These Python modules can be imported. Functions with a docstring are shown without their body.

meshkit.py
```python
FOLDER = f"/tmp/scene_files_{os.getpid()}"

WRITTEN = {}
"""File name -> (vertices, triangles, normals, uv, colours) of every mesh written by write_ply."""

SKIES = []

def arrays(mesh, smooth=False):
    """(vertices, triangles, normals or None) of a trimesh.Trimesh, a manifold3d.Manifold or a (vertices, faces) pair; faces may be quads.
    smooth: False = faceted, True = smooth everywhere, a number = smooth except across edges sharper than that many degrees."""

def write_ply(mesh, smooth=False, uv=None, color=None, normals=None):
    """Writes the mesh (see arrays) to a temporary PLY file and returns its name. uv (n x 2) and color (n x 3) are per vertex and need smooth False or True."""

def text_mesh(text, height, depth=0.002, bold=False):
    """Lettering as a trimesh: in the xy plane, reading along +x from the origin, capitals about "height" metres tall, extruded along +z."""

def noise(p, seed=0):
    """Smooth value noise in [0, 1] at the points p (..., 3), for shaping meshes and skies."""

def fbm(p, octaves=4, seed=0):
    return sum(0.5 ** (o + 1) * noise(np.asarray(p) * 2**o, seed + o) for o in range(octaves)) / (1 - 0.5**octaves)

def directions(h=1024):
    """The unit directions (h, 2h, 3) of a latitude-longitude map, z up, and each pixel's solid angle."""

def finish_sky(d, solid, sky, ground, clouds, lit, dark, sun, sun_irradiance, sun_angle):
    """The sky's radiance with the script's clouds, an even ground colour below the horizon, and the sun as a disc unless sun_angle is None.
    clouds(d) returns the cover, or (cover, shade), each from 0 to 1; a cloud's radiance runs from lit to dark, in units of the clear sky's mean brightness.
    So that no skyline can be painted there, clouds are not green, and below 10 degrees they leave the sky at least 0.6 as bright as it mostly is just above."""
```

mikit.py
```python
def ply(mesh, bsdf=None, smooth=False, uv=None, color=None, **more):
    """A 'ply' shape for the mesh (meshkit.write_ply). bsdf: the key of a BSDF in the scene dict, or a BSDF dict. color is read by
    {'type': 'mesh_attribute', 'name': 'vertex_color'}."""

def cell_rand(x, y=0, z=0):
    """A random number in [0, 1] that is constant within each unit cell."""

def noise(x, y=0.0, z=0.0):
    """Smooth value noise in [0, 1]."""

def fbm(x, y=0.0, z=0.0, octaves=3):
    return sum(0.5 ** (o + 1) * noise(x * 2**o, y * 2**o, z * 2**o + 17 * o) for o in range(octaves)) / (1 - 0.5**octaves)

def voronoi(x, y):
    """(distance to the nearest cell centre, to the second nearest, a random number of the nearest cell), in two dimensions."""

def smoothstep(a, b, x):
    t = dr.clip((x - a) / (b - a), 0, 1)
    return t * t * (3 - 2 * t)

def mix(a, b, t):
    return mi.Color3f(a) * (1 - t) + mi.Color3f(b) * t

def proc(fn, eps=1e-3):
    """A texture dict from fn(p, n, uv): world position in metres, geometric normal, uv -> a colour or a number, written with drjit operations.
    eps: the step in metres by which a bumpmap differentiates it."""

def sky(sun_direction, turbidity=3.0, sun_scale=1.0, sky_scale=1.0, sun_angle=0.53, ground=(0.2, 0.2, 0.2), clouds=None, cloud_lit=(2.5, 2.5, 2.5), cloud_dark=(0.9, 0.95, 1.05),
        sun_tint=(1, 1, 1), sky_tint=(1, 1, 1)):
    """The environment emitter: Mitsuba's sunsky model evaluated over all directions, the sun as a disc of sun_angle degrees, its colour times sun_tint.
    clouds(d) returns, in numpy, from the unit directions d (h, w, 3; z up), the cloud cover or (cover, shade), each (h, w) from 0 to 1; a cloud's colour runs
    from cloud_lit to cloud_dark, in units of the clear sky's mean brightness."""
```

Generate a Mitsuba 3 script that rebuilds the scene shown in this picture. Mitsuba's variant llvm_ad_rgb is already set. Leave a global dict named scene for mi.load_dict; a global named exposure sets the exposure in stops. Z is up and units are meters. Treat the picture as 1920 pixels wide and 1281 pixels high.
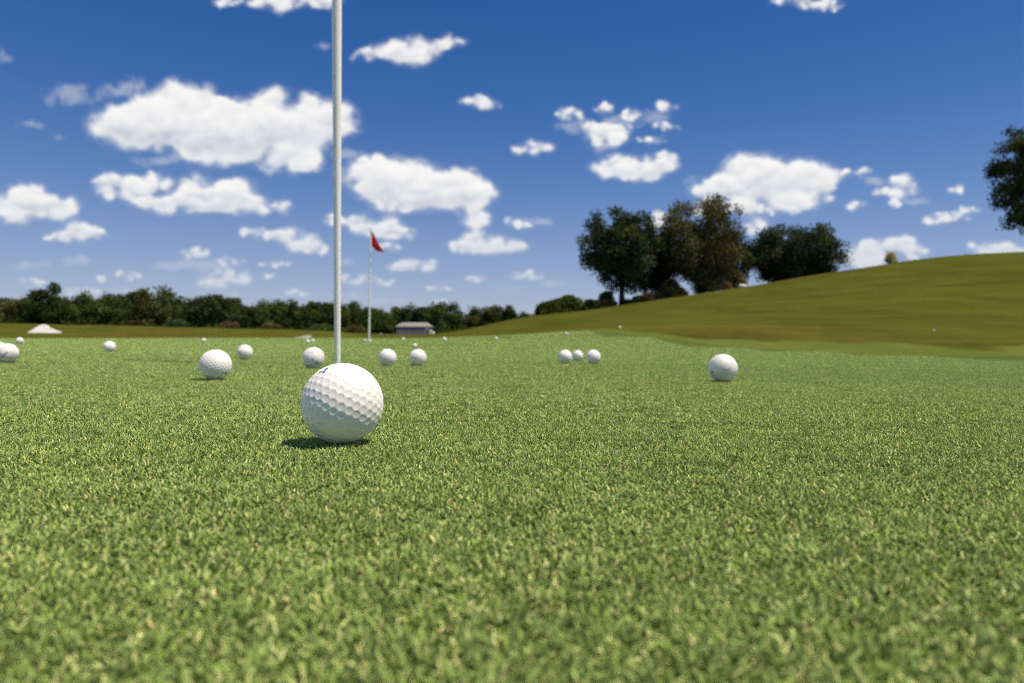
import math
import numpy as np
import trimesh
import mitsuba as mi
import drjit as dr
import mikit
import meshkit
from scipy.interpolate import RBFInterpolator, PchipInterpolator

T = mi.ScalarTransform4f
scene, labels = {}, {}

# ------------------------------------------------------------------ camera, sky, exposure
F = 1280.0 / 1920.0            # focal length in picture widths
CAM_Z = 0.056
PITCH = 8.5 / 1280.0
scene['camera'] = {
    'type': 'thinlens', 'fov': 2 * math.degrees(math.atan(0.5 / F)), 'fov_axis': 'x',
    'to_world': T().look_at(origin=[0, 0, CAM_Z], target=[0, 1, CAM_Z - PITCH], up=[0, 0, 1]),
    'near_clip': 0.01, 'far_clip': 8000.0, 'aperture_radius': 0.00088, 'focus_distance': 0.385,
}
exposure = 1.85
SUN = (0.46, -0.10, 1.0)


def ss(a, b, x):
    t = np.clip((x - a) / (b - a), 0, 1)
    return t * t * (3 - 2 * t)


# cumulus banks: bearing and height of each puff as tangents of the view angles, in 1/1280
PUFFS = """215 235 50 36;270 228 60 38;340 205 66 46;330 250 110 33;400 272 80 36;450 225 60 38;540 214 56 46;610 235 56 42;500 255 100 38;545 302 56 27;400 228 60 38
700 335 56 36;690 310 40 15;760 350 76 38;840 355 66 36;890 365 42 24;760 382 60 18;885 410 28 20
200 350 26 24;250 355 40 20;295 345 28 26;290 380 40 16;370 350 32 24;400 370 66 23;450 365 42 28;500 385 40 18;350 387 70 15
30 385 56 28;65 372 38 24;110 392 42 22;150 437 33 19;110 445 35 10;185 442 22 12
480 437 30 11;520 445 25 11;555 450 32 25;590 465 22 13;620 415 25 12;690 420 55 18;740 438 50 13;730 465 33 8
905 455 38 20;870 465 30 12;950 462 32 16;1145 312 40 18;1195 325 50 18;1250 302 25 19;1225 315 33 20
1350 350 42 20;1400 325 52 38;1460 320 56 36;1520 330 46 27;1545 360 22 24;1440 370 86 27;1330 365 30 13;1460 393 50 9;1600 322 33 8
1070 218 28 12;1130 205 18 13;1110 240 30 9;1125 260 40 22;1187 216 18 13;1170 240 25 10;1250 204 28 11;1250 240 28 8;1205 262 20 5
1000 278 36 13;905 195 38 13;770 97 58 26;700 104 40 11;845 80 38 12;540 8 60 16;600 6 45 14;440 6 40 8
1500 6 60 14;1560 16 28 8;1690 350 33 18;1680 380 17 9;1605 387 22 9;1650 358 18 8;1775 408 42 9;1815 395 20 8;1750 418 25 7
1620 485 45 18;1640 460 30 16;1690 460 38 18;1720 475 25 13;1850 465 35 13;1890 470 40 14
1240 415 25 17;1415 425 25 20;1330 395 40 14;370 475 30 11;430 492 30 8;425 520 50 15;395 535 35 8;240 518 25 8;190 525 10 6;505 517 15 6;515 495 30 5
560 550 30 8;670 523 35 10;720 528 20 8;785 495 45 12;750 500 30 8;890 523 18 8;980 518 40 8;820 542 28 7;1790 357 18 7;825 570 20 5;960 418 20 9;985 425 14 7;150 545 40 6;60 530 30 7"""
WISPS = """130 180 60 24;240 165 40 20;10 110 20 17;60 497 34 8;320 500 44 9;605 88 20 9;420 555 60 8;240 545 50 8;120 555 60 7;660 555 60 8;720 565 50 6;1040 530 40 8;650 490 20 6;1120 430 18 8;1420 500 20 6;60 235 30 8;110 262 20 6;950 540 40 6;250 575 60 6;1080 235 40 20;1165 228 45 16;1235 222 40 16;1225 262 36 10;1640 340 40 12;1700 375 50 12;1320 350 40 24;650 290 40 14;300 300 70 12;560 260 60 20;880 400 40 14;1600 470 40 16;1000 415 36 10;380 500 60 14;150 490 50 9"""


def clouds(d):
    x, y, z = d[..., 0], d[..., 1], d[..., 2]
    cover, shade = np.zeros(x.shape), np.zeros(x.shape)
    up = z > 0.002
    # scattered fair weather cumulus over the whole sky
    p = np.stack([x / (z + 0.12), y / (z + 0.12), z * 0], -1)[up] * 1.9
    n = meshkit.fbm(p, 5, 3) + 0.25 * (meshkit.noise(p * 0.6, 9) - 0.5)
    gen = ss(0.60, 0.70, n)
    gshade = ss(0.64, 0.82, n) * 0.5
    cover[up], shade[up] = gen, gshade
    # the banks in front
    m = up & (y > 0.5) & (np.abs(x) < 0.95 * y) & (z < 0.68 * y)
    u, v = (x[m] / y[m]) * 1280 + 960, 632 - z[m] / y[m] * 1280
    q = np.stack([u / 30, v / 24, u * 0], -1)
    wx, wy = (meshkit.fbm(q, 4, 11) - 0.5) * 26, (meshkit.fbm(q, 4, 23) - 0.5) * 20
    sc = 1 - 0.5 * np.clip((v - 60) / 500, 0, 1)                      # smaller billows near the horizon
    fine = meshkit.fbm(q * 1.9, 4, 31) - 0.5
    uw, vw = u + wx * sc, v + wy * sc
    order = np.argsort(u)
    us = u[order]
    g = np.random.default_rng(12)

    def rows(text):
        return [tuple(map(float, r.split())) for r in text.replace('\n', ';').split(';')]

    def near(cx, cy, r):
        ids = order[np.searchsorted(us, cx - r):np.searchsorted(us, cx + r)]
        return ids[np.abs(v[ids] - cy) < r]

    f, base, best, tilt, low = (np.zeros(u.shape) for _ in range(5))
    for cx, cy, rx, ry in rows(PUFFS):
        ids = near(cx, cy, 2.4 * rx + 30)
        dx, dy = (uw[ids] - cx) / rx, (vw[ids] - cy) / ry
        e = np.exp(-1.25 * (dx * dx + dy * dy))
        base[ids] += e
        low[ids] += e * dy
        f[ids] += 0.62 * e
        for _ in range(max(4, int(5 + rx / 5))):                     # billows crowding the upper rim and the body
            th, rr = g.uniform(0, 2 * np.pi), math.sqrt(g.uniform(0.15, 1.1))
            bx, by = cx + rx * rr * 0.95 * math.cos(th), cy - ry * rr * 0.85 * math.sin(th)
            r = max(4.0, min(ry, 0.6 * rx) * g.uniform(0.32, 0.62))
            ids = near(bx, by, 2.6 * r + 14)
            dx, dy = (uw[ids] - bx) / (1.3 * r), (vw[ids] - by) / r
            e = np.exp(-1.2 * (dx * dx + dy * dy))
            f[ids] += 0.55 * e
            best[ids] += e * e
            tilt[ids] += e * e * dy
    tilt, low = tilt / np.maximum(best, 1e-3), low / np.maximum(base, 1e-3)
    wisp = np.zeros(u.shape)
    for cx, cy, rx, ry in rows(WISPS):
        ids = near(cx, cy, 2.4 * rx + 20)
        wisp[ids] += np.exp(-1.1 * (((uw[ids] - cx) / rx) ** 2 + ((vw[ids] - cy) / ry) ** 2))
    c = ss(0.12, 1.62, f + (1.15 * fine + 0.08) * ss(0.05, 0.55, f)) ** 0.8
    c = np.maximum(c, 0.42 * ss(0.25, 1.15, wisp + 1.3 * fine * ss(0.1, 0.5, wisp)))
    c *= np.clip(0.80 + 0.30 * ss(0.5, 1.3, f) + 0.35 * fine, 0, 1)
    c *= 0.98 - 0.36 * ss(330, 620, v)                                # veiled by air near the horizon
    s = 0.34 * ss(-0.55, 0.8, tilt + 0.3 * fine) + 0.62 * ss(-0.5, 1.0, low + 0.5 * fine) * ss(0.4, 1.5, base)
    s = s + 0.25 * (1 - ss(0.25, 0.8, c))
    s = np.clip(s * (1 - 0.45 * ss(330, 560, v)) + 0.34 * ss(380, 600, v), 0, 1)
    edge = ss(0.80, 0.92, np.abs(u - 960) / 1280) + ss(0.56, 0.66, -(v - 632) / 1280)
    k = np.clip(edge, 0, 1)
    cover[m], shade[m] = c * (1 - k) + cover[m] * k, s * (1 - k) + shade[m] * k
    # pale air low over the horizon, the same all round
    air = 1.0 * np.exp(-(np.clip(z, 0, 1) / 0.138) ** 1.3)
    total = cover + (1 - cover) * air
    return total, (cover * shade + (1 - cover) * air * 0.84) / np.maximum(total, 1e-6)


scene['daylight'] = mikit.sky(SUN, turbidity=2.6, clouds=clouds, cloud_lit=(5.9, 5.8, 5.65), cloud_dark=(2.35, 2.75, 3.45),
                              sky_tint=(0.160, 0.412, 0.765), ground=(0.10, 0.13, 0.05))

rng = np.random.default_rng(7)


# ------------------------------------------------------------------ helpers
def at(px, py, depth):
    """World point seen at (px, py) of the 1920 wide photograph, at the given distance along the view."""
    return np.array([(px - 960) / 1280 * depth, depth, CAM_Z - (py - 632) / 1280 * depth])


def add(key, mesh, bsdf, smooth=False, color=None, label=None, category=None, group=None, kind=None, to_world=None):
    base, k = key, 0
    while key in scene:
        k += 1
        key = f'{base}_{k:03d}'
    scene[key] = mikit.ply(mesh, bsdf, smooth, color=color)
    if to_world is not None:
        scene[key]['to_world'] = to_world
    tag(key, label, category, group, kind)
    return key


def tag(key, label=None, category=None, group=None, kind=None):
    d = {k: v for k, v in (('label', label), ('category', category), ('group', group), ('kind', kind)) if v}
    if d:
        labels[key] = d


TOP = set()


def name_of(kind):
    key, k = kind, 0
    while key in TOP or key in scene:
        k += 1
        key = f'{kind}_{k:03d}'
    TOP.add(key)
    return key


def tube(points, radii, sides=7):
    p = np.asarray(points, float)
    t = np.gradient(p, axis=0)
    t /= np.linalg.norm(t, axis=1, keepdims=True)
    ref = np.array([0.31, 0.95, 0.05]) if abs(t[0][1]) < 0.8 else np.array([0.95, 0.1, 0.3])
    a = np.cross(t, ref)
    a /= np.linalg.norm(a, axis=1, keepdims=True)
    b = np.cross(t, a)
    ang = np.arange(sides) * 2 * np.pi / sides
    r = np.broadcast_to(radii, (len(p),))
    v = p[:, None] + r[:, None, None] * (np.cos(ang)[None, :, None] * a[:, None] + np.sin(ang)[None, :, None] * b[:, None])
    i, j = np.meshgrid(np.arange(len(p) - 1), np.arange(sides), indexing='ij')
    q = np.stack([i * sides + j, i * sides + (j + 1) % sides, (i + 1) * sides + (j + 1) % sides, (i + 1) * sides + j], -1).reshape(-1, 4)
    f = np.vstack([q[:, [0, 1, 2]], q[:, [0, 2, 3]]])
    n = len(p) * sides
    v = np.vstack([v.reshape(-1, 3), p[0], p[-1]])
    jj = np.arange(sides)
    f = np.vstack([f, np.stack([(jj + 1) % sides, jj, jj * 0 + n], 1), np.stack([(len(p) - 1) * sides + jj, (len(p) - 1) * sides + (jj + 1) % sides, jj * 0 + n + 1], 1)])
    return trimesh.Trimesh(v, f[:, ::-1], process=False)


def box(lo, hi):
    lo, hi = np.asarray(lo, float), np.asarray(hi, float)
    return trimesh.creation.box(hi - lo, T_(0.5 * (lo + hi)))


def T_(v):
    m = np.eye(4)
    m[:3, 3] = v
    return m


def join(ms):
    return trimesh.util.concatenate(ms)


# ------------------------------------------------------------------ the lie of the land
R = 0.02135
# every ball: (px, top, diameter) as measured in the photograph
BALLS = dict(main=(642, 683.5, 151), a404=(404, 657, 57.5), a459=(459, 647, 28.5), a587=(587.5, 652, 41), a726=(726.5, 654.5, 33.5), a783=(783.5, 655, 32.5),
             a1059=(1059.5, 656.5, 26.5), a1083=(1083, 657, 21), a1112=(1112.5, 656.5, 27), a1355=(1355.5, 664.5, 53.5), a205=(205, 640, 21.5),
             a14=(13.5, 645, 36.5), am3=(-5, 641.5, 35.5), a37=(37, 633, 12.5), a381=(382, 634.5, 7.6), a577=(577, 629.5, 7.4), a586=(586, 636, 6.6),
             a684=(684, 636.5, 6.4), a692=(692.5, 636.2, 6.4), a756=(756, 633.3, 6.2), a778=(778, 644.5, 8.2), a833=(833, 632.6, 7.2), a930=(930, 632, 5.8),
             a1062=(1062, 623.3, 5.6), a1162=(1162, 613.4, 5.2))
SPOT = {}
for k, (px, top, dia) in BALLS.items():
    dep = 1280 * 2 * R / dia
    SPOT[k] = at(px, top + dia / 2, dep)
ctrl = [[*p[:2], p[2] - R - 0.001] for k, p in SPOT.items() if k != 'a577']
for px, py, dep in [(1920, 676, 5.5), (1700, 670, 5.6), (1440, 661, 6.3), (1240, 641, 8.0), (960, 628, 12.5), (870, 633, 13.8), (770, 635, 14.4), (600, 633.5, 14.5), (300, 633.5, 14.3), (0, 633.5, 14.0),
                    (2400, 690, 4.5), (-500, 634, 12), (1500, 705, 1.6), (1800, 700, 2.0)]:
    ctrl.append(at(px, py, dep))
ctrl += [[0, 0, 0.0], [0.3, 0.15, 0.0], [-0.3, 0.15, 0.0], [0, -2, 0], [-3, -2, 0], [3, -2, -0.02], [0, -6, 0], [-8, 0, 0.0], [8, 0, -0.1]]
ctrl = np.array(ctrl, float)
GREEN = RBFInterpolator(ctrl[:, :2], ctrl[:, 2], kernel='thin_plate_spline', smoothing=2e-4)

CREST = np.array([(-1.6, 24), (-1.0, 22), (-.75, 22), (-.63, 21), (-.52, 20), (-.4, 17), (-.28, 13), (-.22, 6), (-.17, -2), (-.12, 0), (-.07, 8), (0, 29), (.03, 35), (.09, 44), (.17, 60),
                  (.25, 76), (.34, 94), (.42, 112), (.5, 127), (.58, 141), (.68, 146), (.75, 146), (1.0, 144), (1.6, 120)])
RIDGE = 48.0
CREST_Z = PchipInterpolator(CREST[:, 0] * RIDGE, CREST[:, 1] / 1280 * RIDGE + 0.05)


EDGE = np.array([(-30, 10), (-10.5, 14), (-4, 14.6), (0, 13.2), (1.4, 9.6), (1.75, 8.2), (2.36, 6.4), (4.1, 5.5), (8, 5.0), (30, 4.0)])


def edge_y(x):
    return np.interp(x, EDGE[:, 0], EDGE[:, 1])


def ground_z(x, y):
    x, y = np.broadcast_arrays(np.asarray(x, float), np.asarray(y, float))
    shape = x.shape
    x, y = x.ravel(), y.ravel()
    near = GREEN(np.stack([np.clip(x, -14, 12), np.clip(y, -7, 16)], 1))
    far = 1 - ss(10, 26, np.hypot(x, y))
    z = near * far
    foot = edge_y(np.clip(x, -25, 25))
    t = np.clip((y - foot) / (RIDGE - foot), 0, None)
    rise = np.sin(np.pi / 2 * np.clip(t, 0, 1)) ** (1.75 + 1.2 * ss(2, -8, x))
    fall = 1 - 0.62 * ss(1.02, 2.3, t)
    keep = 1 - ss(200, 420, np.abs(x))
    z = z + CREST_Z(np.clip(x, -76, 76)) * rise * fall * keep
    # soft swells in the rough
    w = ss(3, 20, y - foot)
    pts = np.stack([x / 9, y / 9, x * 0], 1)
    z = z + w * (meshkit.fbm(pts, 3, 5) - 0.5) * (0.16 + 0.34 * ss(2, -10, x))
    # the green's own small hollows, a few millimetres
    near_w = (1 - w) * (1 - ss(3.5, 6.0, np.hypot(x, y))) * ss(0.10, 0.30, np.hypot(x, y))
    z = z + near_w * (meshkit.fbm(np.stack([x / 0.36 + 7.3, y / 0.36, x * 0], 1), 2, 8) - 0.5) * 0.0042
    return z.reshape(shape)


# ------------------------------------------------------------------ materials
def edge_dr(x):
    y = float(EDGE[0, 1]) + 0 * x
    s = (np.diff(EDGE[:, 1]) / np.diff(EDGE[:, 0])).tolist()
    last = 0.0
    for k in range(len(s)):
        y = y + (s[k] - last) * dr.maximum(x - float(EDGE[k, 0]), 0)
        last = s[k]
    return y


def turf_color(p, n, uv):
    b = edge_dr(p.x)
    wob = (mikit.fbm(p.x * 1.7, p.y * 0.9, 0, 3) - 0.5)
    e = p.y - b + wob * 0.5
    broad = mikit.fbm(p.x * 0.55, p.y * 0.45, 3, 3)
    fine = mikit.fbm(p.x * 60, p.y * 60, 0, 3)
    # the putting green
    green = mikit.mix((0.125, 0.178, 0.046), (0.160, 0.212, 0.066), broad)
    green = green * (0.35 + 0.6 * fine)
    # the collar: longer, deeper green
    collar = mikit.mix((0.080, 0.118, 0.022), (0.125, 0.150, 0.036), mikit.fbm(p.x * 2.5, p.y * 1.1, 5, 3))
    # the rough: olive with parched brown patches
    pt = mikit.smoothstep(0.42, 0.66, mikit.fbm(p.x * 0.10 + 3.1, p.y * 0.055, 1, 4))
    rough = mikit.mix((0.078, 0.094, 0.0150), (0.102, 0.082, 0.020), pt * (0.60 + 0.40 * mikit.smoothstep(-6.0, 4.0, p.x)))
    mott = mikit.fbm(p.x * 0.8, p.y * 0.35, 8, 4)
    tuft = mikit.fbm(p.x * 9, p.y * 5, p.z * 9, 3)
    streak = mikit.fbm(p.x * 0.35, p.y * 1.9 + p.z * 4, 4, 4)
    rough = rough * (0.20 + 0.46 * mott + 0.46 * tuft + 0.46 * streak)
    inner = mikit.mix((0.062, 0.102, 0.024), (0.082, 0.122, 0.032), broad)
    collar = mikit.mix(inner, collar, mikit.smoothstep(0.40, 0.62, e + wob * 0.4))
    a = mikit.smoothstep(-0.05, 0.12, e)
    c = mikit.smoothstep(1.55, 1.95, e + wob * 1.4)
    return mikit.mix(mikit.mix(green, collar, a), rough, c)


def turf_bump(p, n, uv):
    return 0.010 * mikit.fbm(p.x * 22, p.y * 22, p.z * 22, 3) + 0.03 * mikit.fbm(p.x * 3, p.y * 3, 2, 2)


scene['mat_turf'] = {'type': 'twosided', 'bsdf': {'type': 'diffuse', 'reflectance': mikit.proc(turf_color)}}
scene['mat_rough'] = {'type': 'twosided', 'bsdf': {'type': 'bumpmap', 'arbitrary': mikit.proc(turf_bump, 5e-3), 'scale': 1.0,
                                                   'bsdf': {'type': 'diffuse', 'reflectance': mikit.proc(turf_color)}}}
VC = {'type': 'mesh_attribute', 'name': 'vertex_color'}
scene['mat_blade'] = {'type': 'principledthin', 'base_color': VC, 'roughness': 0.36, 'diff_trans': 0.34, 'eta': 1.4, 'spec_trans': 0.0}
scene['mat_leaf'] = {'type': 'principledthin', 'base_color': VC, 'roughness': 0.5, 'diff_trans': 0.5, 'eta': 1.4, 'spec_trans': 0.0}


def bark(p, n, uv):
    return mikit.mix((0.055, 0.045, 0.036), (0.13, 0.11, 0.09), mikit.fbm(p.x * 14, p.y * 14, p.z * 3, 3))


scene['mat_bark'] = {'type': 'twosided', 'bsdf': {'type': 'diffuse', 'reflectance': mikit.proc(bark)}}


def ball_white(p, n, uv):
    g = mikit.smoothstep(0.60, 0.82, mikit.fbm(p.x * 120, p.y * 120, p.z * 120, 4))
    return mikit.mix((0.79, 0.79, 0.775), (0.68, 0.68, 0.63), g * 0.4)


def soiled_white(p, n, uv):
    g = mikit.smoothstep(0.52, 0.72, mikit.fbm(p.x * 70 + 3, p.y * 70, p.z * 70, 4))
    return mikit.mix((0.78, 0.78, 0.765), (0.45, 0.46, 0.42), g * 0.55)


scene['mat_ball'] = {'type': 'principled', 'base_color': mikit.proc(ball_white), 'roughness': 0.48, 'specular': 0.5}
scene['mat_ball_worn'] = {'type': 'principled', 'base_color': mikit.proc(soiled_white), 'roughness': 0.38, 'specular': 0.45}


def flat(name, rgb, rough=0.5, **k):
    scene[name] = {'type': 'twosided', 'bsdf': {'type': 'principled', 'base_color': {'type': 'rgb', 'value': list(rgb)}, 'roughness': rough, **k}}


flat('mat_ball_dirty', (0.36, 0.37, 0.27), 0.6)
flat('mat_blue_ink', (0.03, 0.11, 0.48), 0.35)
flat('mat_grey_ink', (0.20, 0.21, 0.22), 0.5)
flat('mat_navy_ink', (0.06, 0.09, 0.22), 0.4)


def pole_paint(p, n, uv):
    g = mikit.fbm(p.x * 300, p.y * 300, p.z * 9, 3)
    return mikit.mix((0.90, 0.89, 0.87), (0.88, 0.875, 0.855), mikit.smoothstep(0.45, 0.8, g))


scene['mat_pole'] = {'type': 'principled', 'base_color': mikit.proc(pole_paint), 'roughness': 0.28, 'specular': 0.5}
scene['mat_flag_red'] = {'type': 'principledthin', 'base_color': {'type': 'rgb', 'value': [0.52, 0.028, 0.04]}, 'roughness': 0.7, 'diff_trans': 0.5}
scene['mat_flag_yellow'] = {'type': 'principledthin', 'base_color': {'type': 'rgb', 'value': [0.62, 0.52, 0.03]}, 'roughness': 0.7, 'diff_trans': 0.5}


def sand(p, n, uv):
    return mikit.mix((0.84, 0.82, 0.79), (0.74, 0.71, 0.67), mikit.fbm(p.x * 6, p.y * 6, p.z * 6, 4))


scene['mat_sand'] = {'type': 'twosided', 'bsdf': {'type': 'diffuse', 'reflectance': mikit.proc(sand)}}


def block(p, n, uv):
    c = mikit.mix((0.74, 0.56, 0.41), (0.64, 0.48, 0.35), mikit.fbm(p.x * 1.5, p.y * 1.5, p.z * 3, 3))
    return c


scene['mat_block'] = {'type': 'twosided', 'bsdf': {'type': 'diffuse', 'reflectance': mikit.proc(block)}}
flat('mat_white_wall', (0.82, 0.80, 0.76), 0.7)
flat('mat_roof', (0.22, 0.21, 0.20), 0.7)
flat('mat_pane', (0.10, 0.17, 0.32), 0.3)
flat('mat_trim', (0.30, 0.31, 0.32), 0.5)
flat('mat_rock', (0.62, 0.61, 0.60), 0.8)
flat('mat_soil', (0.035, 0.026, 0.018), 0.9)
flat('mat_straw', (0.52, 0.42, 0.17), 0.7)

# ------------------------------------------------------------------ the ground
def sinh_axis(a, lo, hi, n):
    u = np.linspace(np.arcsinh(lo / a), np.arcsinh(hi / a), n)
    return a * np.sinh(u)


gx = sinh_axis(1.2, -2600, 2600, 461)
gy = sinh_axis(1.2, -600, 4200, 521)
GX, GY = np.meshgrid(gx, gy, indexing='xy')
GZ = ground_z(GX, GY)
V = np.stack([GX, GY, GZ], -1).reshape(-1, 3)
i, j = np.meshgrid(np.arange(len(gy) - 1), np.arange(len(gx) - 1), indexing='ij')
n_ = len(gx)
Q = np.stack([i * n_ + j, i * n_ + j + 1, (i + 1) * n_ + j + 1, (i + 1) * n_ + j], -1).reshape(-1, 4)
C = V[Q].mean(1)
on_green = C[:, 1] < edge_y(C[:, 0])
on_hill = ~on_green & (C[:, 0] > -1 + 0 * C[:, 1]) & (C[:, 1] < 110) & (C[:, 0] < 90)


def sub(mask):
    q = Q[mask]
    ids, inv = np.unique(q, return_inverse=True)
    inv = inv.reshape(q.shape)
    return (V[ids], np.vstack([inv[:, [0, 1, 2]], inv[:, [0, 2, 3]]]))


add('putting_green', sub(on_green), 'mat_turf', True, kind='structure', label='close mown putting green filling the foreground')
add('grassy_hill', sub(on_hill), 'mat_rough', True, kind='structure', label='olive and brown grass hill rising on the right')
add('rough_ground', sub(~on_green & ~on_hill), 'mat_rough', True, kind='structure', label='low olive bank of rough grass beyond the green')

# ------------------------------------------------------------------ turf blades
def blade_tile(seed, L, density, w, h, bend, fine=True, gain=1.0):
    """Mown bentgrass: short strips that bow over, cut square at the tip. density in blades per square metre."""
    g = np.random.default_rng(seed)
    n = int(density * L * L)
    base = np.stack([g.uniform(-L / 2, L / 2, n), g.uniform(-L / 2, L / 2, n), np.full(n, -0.0006)], 1)
    az = g.uniform(0, 2 * np.pi, n)
    lean = np.radians(np.clip(g.normal(38, 24, n), 0, 84))
    hh = h * g.uniform(0.55, 1.35, n) * (0.75 + 0.5 * meshkit.noise(base * np.array([1, 1, 0]) * 60, seed))
    ww = w * g.uniform(0.6, 1.3, n)
    dirh = np.stack([np.cos(az), np.sin(az), az * 0], 1)
    tw = az + np.pi / 2 + g.normal(0, 0.5, n)
    side = np.stack([np.cos(tw), np.sin(tw), g.normal(0, 0.25, n)], 1)
    up = np.array([0, 0, 1.0])
    l1, l2 = np.clip(lean - bend, 0, 1.5), np.clip(lean + bend, 0, 1.62)
    s1 = hh[:, None] * 0.55 * (np.cos(l1)[:, None] * up + np.sin(l1)[:, None] * dirh)
    s2 = hh[:, None] * 0.55 * (np.cos(l2)[:, None] * up + np.sin(l2)[:, None] * dirh)
    p0, p1 = base, base + s1
    p2 = p1 + s2
    hw = ww[:, None] * 0.5 * side
    v = np.stack([p0 - hw * 0.8, p0 + hw * 0.8, p1 - hw, p1 + hw, p2 - hw * (0.35 if fine else 0.6), p2 + hw * (0.35 if fine else 0.6)], 1).reshape(-1, 3)
    k = np.arange(n)[:, None] * 6
    if fine:
        f = np.concatenate([k + [0, 1, 3], k + [0, 3, 2], k + [2, 3, 5], k + [2, 5, 4]])
    else:
        v = v.reshape(n, 6, 3)[:, [0, 1, 4, 5]].reshape(-1, 3)
        k = np.arange(n)[:, None] * 4
        f = np.concatenate([k + [0, 1, 3], k + [0, 3, 2]])
    # leaf colour: fresh, bluish, straw, and pale blades painted in as highlights
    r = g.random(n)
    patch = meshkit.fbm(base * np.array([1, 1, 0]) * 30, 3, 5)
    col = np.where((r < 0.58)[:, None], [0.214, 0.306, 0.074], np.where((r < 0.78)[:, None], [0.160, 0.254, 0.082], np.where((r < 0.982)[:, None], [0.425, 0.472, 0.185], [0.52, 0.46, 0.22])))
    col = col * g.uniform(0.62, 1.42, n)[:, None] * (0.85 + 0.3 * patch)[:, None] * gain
    tip = np.clip(col * 1.42 + 0.03, 0, 1)  # tips painted lighter, for the bright specks of lit grass
    low = col * (0.45 if fine else 0.8)  # blade feet painted darker, for the shade in the gaps
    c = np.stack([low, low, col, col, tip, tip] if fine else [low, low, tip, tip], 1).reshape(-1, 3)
    return (v, f), c


LODS = [  # (tile, density, blade width, length, variants, near, far, half width per metre, plus)
    (0.08, 2000e3, 0.00066, 0.0027, 4, -0.02, 0.46, 0.80, 0.10),
    (0.11, 1100e3, 0.00082, 0.0031, 3, 0.46, 1.01, 0.80, 0.10),
    (0.25, 430e3, 0.0013, 0.0038, 3, 1.01, 2.26, 0.82, 0.15),
    (0.60, 95e3, 0.0040, 0.0046, 3, 2.26, 5.26, 0.90, 1.0),
    (0.60, 34e3, 0.0070, 0.0054, 3, 5.26, 9.46, 0.88, 1.2),
    (1.20, 17e3, 0.0105, 0.0062, 3, 9.46, 17.0, 0.88, 1.2),
]
kcount = 0


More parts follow.
